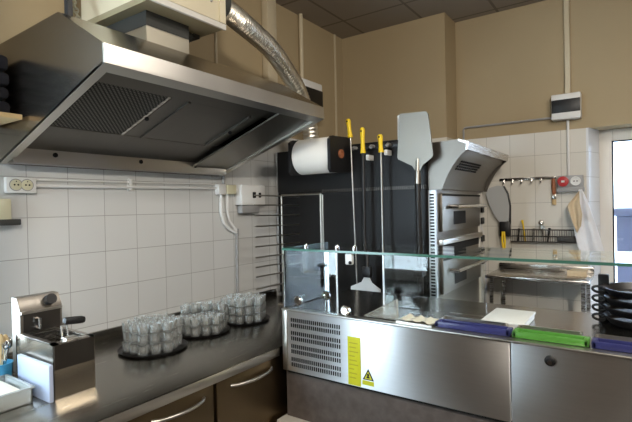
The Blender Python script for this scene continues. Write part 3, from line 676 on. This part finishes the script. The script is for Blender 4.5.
dp = thing('curved_scoop', (1.09, 3.2, 1.2), 'grey curved scoop hung with a black grip right of the oven', 'scoop')
pts = []
cv = [(1.00, 1.50), (1.02, 1.54), (1.075, 1.555), (1.115, 1.548), (1.14, 1.50), (1.15, 1.42), (1.145, 1.33), (1.12, 1.30), (1.085, 1.31), (1.05, 1.36), (1.02, 1.43)]
MB().xz(cv, 3.235, 3.247).build('plate', 'scoop_grey', dp)
MB().tube([(1.115, 3.238, 1.55), (1.142, 3.236, 1.50), (1.155, 3.236, 1.42), (1.152, 3.238, 1.30)], .006, 8).build('rim', 'black_plastic', dp)
MB().box(1.088, 1.155, 3.21, 3.25, 1.215, 1.315, .008).build('grip_box', 'black_plastic', dp)
MB().tube([(1.112, 3.20, 1.25), (1.110, 3.195, 1.19), (1.118, 3.195, 1.13)], .007, 8).tube([(1.122, 3.20, 1.25), (1.128, 3.195, 1.19), (1.124, 3.195, 1.135)], .006, 8).build('yellow_strap', 'yellow', dp)
bs = thing('wire_basket', (1.37, 3.23, 1.18), 'long wire utensil basket fixed on the back wall tiles', 'basket')
w_ = MB()
for z in (1.185, 1.22, 1.262): w_.tube([(1.158, 3.26, z), (1.158, 3.215, z), (1.587, 3.215, z), (1.587, 3.26, z)], .0028, 6, True)
w_.build('rails', 'wire_dark', bs)
w_ = MB()
for i in range(34): x = 1.158+.013*i; w_.tube([(x, 3.215, 1.264), (x, 3.215, 1.185), (x, 3.26, 1.185)], .0018, 5)
w_.build('wires', 'wire_dark', bs)
MB().box(1.158, 1.587, 3.218, 3.258, 1.183, 1.186).build('tray', 'dark_steel', bs)
for k, (x, dz, lean, mt, nm) in enumerate(((1.245, 1.325, -.018, 'yellow', 'yellow-handled utensil standing in the wire basket'), (1.35, 1.31, -.01, 'chrome', 'tall steel ladle standing in the wire basket'), (1.20, 1.27, .008, 'black_plastic', 'short black utensil at the left end of the wire basket'), (1.29, 1.272, .006, 'steel', 'short steel utensil between the yellow utensil and the ladle'), (1.375, 1.275, .012, 'black_plastic', 'short black utensil right of the steel ladle'))):
    o = MB().tube([(x, 3.23, 1.188), (x+lean*.7, 3.23, dz-.03), (x+lean, 3.23, dz)], [.005, .005, .008], 8)
    if nm.startswith('tall'): o.ball((x+lean, 3.222, dz-.002), .017, 12, (1, .7, 1)).box(x-.012, x+.012, 3.215, 3.22, 1.27, 1.29)
    o = o.build('utensil', mt); tag(o, nm, 'utensil', 'utensils in the wire basket')
o = MB().box(1.43, 1.575, 3.22, 3.255, 1.188, 1.225, .006).build('dark_case', 'dark_steel'); tag(o, 'dark box-shaped case lying in the right half of the wire basket', 'case')

so = thing('power_socket', (1.5, 3.25, 1.49), 'grey socket block with a red and a white outlet on back wall', 'socket')
MB().box(1.435, 1.575, 3.225, 3.264, 1.515, 1.60, .006).build('housing', 'grey_plastic', so)
MB().box(1.43, 1.58, 3.215, 3.264, 1.498, 1.525, .005).build('base', 'grey_plastic', so)
r = MB().lathe((1.468, 3.226, 1.563), [(.031, 0), (.031, -.015), (.024, -.018), (.001, -.018)], 22, 'Y').build('red_outlet', 'red_plastic', so)
MB().box(1.459, 1.477, 3.2055, 3.209, 1.557, 1.569).build('outlet_mark', 'white_plastic', r)
r = MB().lathe((1.535, 3.226, 1.563), [(.028, 0), (.028, -.012), (.023, -.013), (.021, -.004), (.001, -.004)], 22, 'Y').build('white_outlet', 'white_plastic', so)
MB().ball((1.527, 3.221, 1.563), .004).ball((1.543, 3.221, 1.563), .004).build('outlet_holes', 'dark', r)
db = thing('fuse_box', (1.49, 3.25, 1.94), 'white fuse box with a dark window on the beige back wall', 'fuse box')
MB().box(1.41, 1.57, 3.205, 3.27, 1.945, 2.10, .006).build('housing', 'white_plastic', db)
MB().box(1.412, 1.568, 3.2005, 3.207, 1.985, 2.065, .003).build('window', 'black_plastic', db)
o = MB().box(1.482, 1.512, 3.245, 3.27, 2.10, CE, .003).build('cable_trunking', 'cream_trunk'); tag(o, 'narrow grey-white trunking from the ceiling down to the fuse box', 'trunking')
o = MB().cyl((1.495, 3.255, 1.595), (1.495, 3.255, 1.95), .0075).build('conduit_pipe', 'white_plastic'); tag(o, 'short white conduit pipe between fuse box and red socket', 'pipe')
o = MB().tube([(.85, 3.258, TT), (.85, 3.258, 1.955), (.858, 3.258, 1.965), (.87, 3.258, 1.968), (1.41, 3.258, 1.968)], .007, 8).build('wall_conduit', 'grey_plastic'); tag(o, 'thin grey conduit running level along the beige back wall', 'conduit')

# towel hanging from the socket corner
tw = thing('hanging_towel', (1.6, 3.2, 1.1), 'white and beige towel hanging from the socket block by the door', 'towel')
def sheet(rows, cols, fn, t=.006):
    mb = MB(); vs = [fn(i/rows, j/cols) for i in range(rows+1) for j in range(cols+1)]; k = len(vs)
    vs += [(p[0], p[1]+t, p[2]) for p in vs]; c1 = cols+1; fs = []
    for i in range(rows):
        for j in range(cols):
            a = i*c1+j; q = (a, a+1, a+c1+1, a+c1); fs += [q, tuple(k+x for x in q[::-1])]
    for i in range(rows):
        for j in (0, cols): a = i*c1+j; fs.append((a, a+c1, k+a+c1, k+a))
    for j in range(cols):
        for i in (0, rows): a = i*c1+j; fs.append((a, a+1, k+a+1, k+a))
    return mb.add(vs, fs)
def lerp(a, b_, t): return a+(b_-a)*t
def main(u, v):   # u down, v across
    L = [(1.555, 1.51), (1.535, 1.40), (1.528, 1.28), (1.545, 1.17), (1.575, 1.115)]; Rr = [(1.572, 1.51), (1.608, 1.42), (1.640, 1.30), (1.672, 1.18), (1.690, 1.10)]
    k = min(3, int(u*4)); f = u*4-k
    l = (lerp(L[k][0], L[k+1][0], f), lerp(L[k][1], L[k+1][1], f)); r = (lerp(Rr[k][0], Rr[k+1][0], f), lerp(Rr[k][1], Rr[k+1][1], f))
    return (lerp(l[0], r[0], v), 3.18-.014*math.sin(v*9+u*2)*min(1, u*3), lerp(l[1], r[1], v))
sheet(24, 12, main).build('white_cloth', 'towel', tw, angle=180)
def beige(u, v):
    L = [(1.558, 1.50), (1.495, 1.415), (1.518, 1.33), (1.545, 1.25)]; Rr = [(1.562, 1.503), (1.562, 1.43), (1.574, 1.36), (1.565, 1.29)]
    k = min(2, int(u*3)); f = u*3-k
    l = (lerp(L[k][0], L[k+1][0], f), lerp(L[k][1], L[k+1][1], f)); r = (lerp(Rr[k][0], Rr[k+1][0], f), lerp(Rr[k][1], Rr[k+1][1], f))
    return (lerp(l[0], r[0], v), 3.152-.012*math.sin(v*8+u*3), lerp(l[1], r[1], v))
sheet(14, 10, beige).build('beige_cloth', 'towel_beige', tw, angle=180)
o = MB().prism([(1.50, 3.06, 1.005), (1.60, 3.06, 1.005), (1.60, 3.17, 1.005), (1.52, 3.17, 1.005)], (0, 0, .03)).build('folded_towel', 'towel_beige'); tag(o, 'crumpled beige cloth lying on the steel table below the hanging towel', 'cloth')

# ------------------------------------------------------------------ light
w = bpy.data.worlds.new('World'); bpy.context.scene.world = w; w.use_nodes = True
bg = w.node_tree.nodes['Background']; bg.inputs[0].default_value = (.72, .85, 1, 1); bg.inputs[1].default_value = 13
def area(name, loc, rot, sx, sy, e, rgb, portal=False):
    l = bpy.data.lights.new(name, 'AREA'); l.shape = 'RECTANGLE'; l.size = sx; l.size_y = sy; l.energy = e; l.color = rgb
    o = bpy.data.objects.new(name, l); col.objects.link(o); o.location = W(loc); o.rotation_euler = [math.radians(a) for a in rot]
    if portal: l.cycles.is_portal = True
    return o
area('window_portal', ((wx0+wx1)/2, .11, (wz0+wz1)/2), (90, 0, 180), (wx1-wx0)*S, (wz1-wz0)*S, 1, (1, 1, 1), True)
area('window_portal', (-.06, (LY0+LY1)/2, (LZ0+LZ1)/2), (90, 0, -90), (LY1-LY0)*S, (LZ1-LZ0)*S, 1, (1, 1, 1), True)
area('door_portal', ((dx0+dx1)/2, dy+.06, 1.18), (-90, 0, 180), (dx1-dx0-.15)*S, 1.25*S, 1, (1, 1, 1), True)
area('wall_lamp', (2.6, -.6, 2.42), (78, 0, 42), .3, .3, 74, (1, .92, .80))
area('ceiling_lamp', (2.4, 1.5, 2.66), (0, 15, 0), .4, 1.0, 38, (1, .93, .84))

# ------------------------------------------------------------------ camera
M = ((0.82033817, 0.57152973, -0.01997623), (0.01133907, 0.01866849, 0.99976143), (-0.57176631, 0.82036897, -0.00883386))
cam = bpy.data.cameras.new('camera'); co = bpy.data.objects.new('camera', cam); col.objects.link(co)
cam.sensor_width = 36; cam.lens = 463.44/632*36; cam.clip_start = .02
mw = Matrix([[M[0][i], M[1][i], -M[2][i], 0] for i in range(3)] + [[0, 0, 0, 1]]); mw.translation = W((1.85, 0, 1.437)); co.matrix_world = mw
sc = bpy.context.scene; sc.camera = co
sc.view_settings.view_transform = 'Standard'; sc.view_settings.look = 'None'; sc.view_settings.gamma = 1; sc.view_settings.use_curve_mapping = False
sc.view_settings.exposure = 0.2
sc.cycles.max_bounces = 12; sc.cycles.transparent_max_bounces = 24
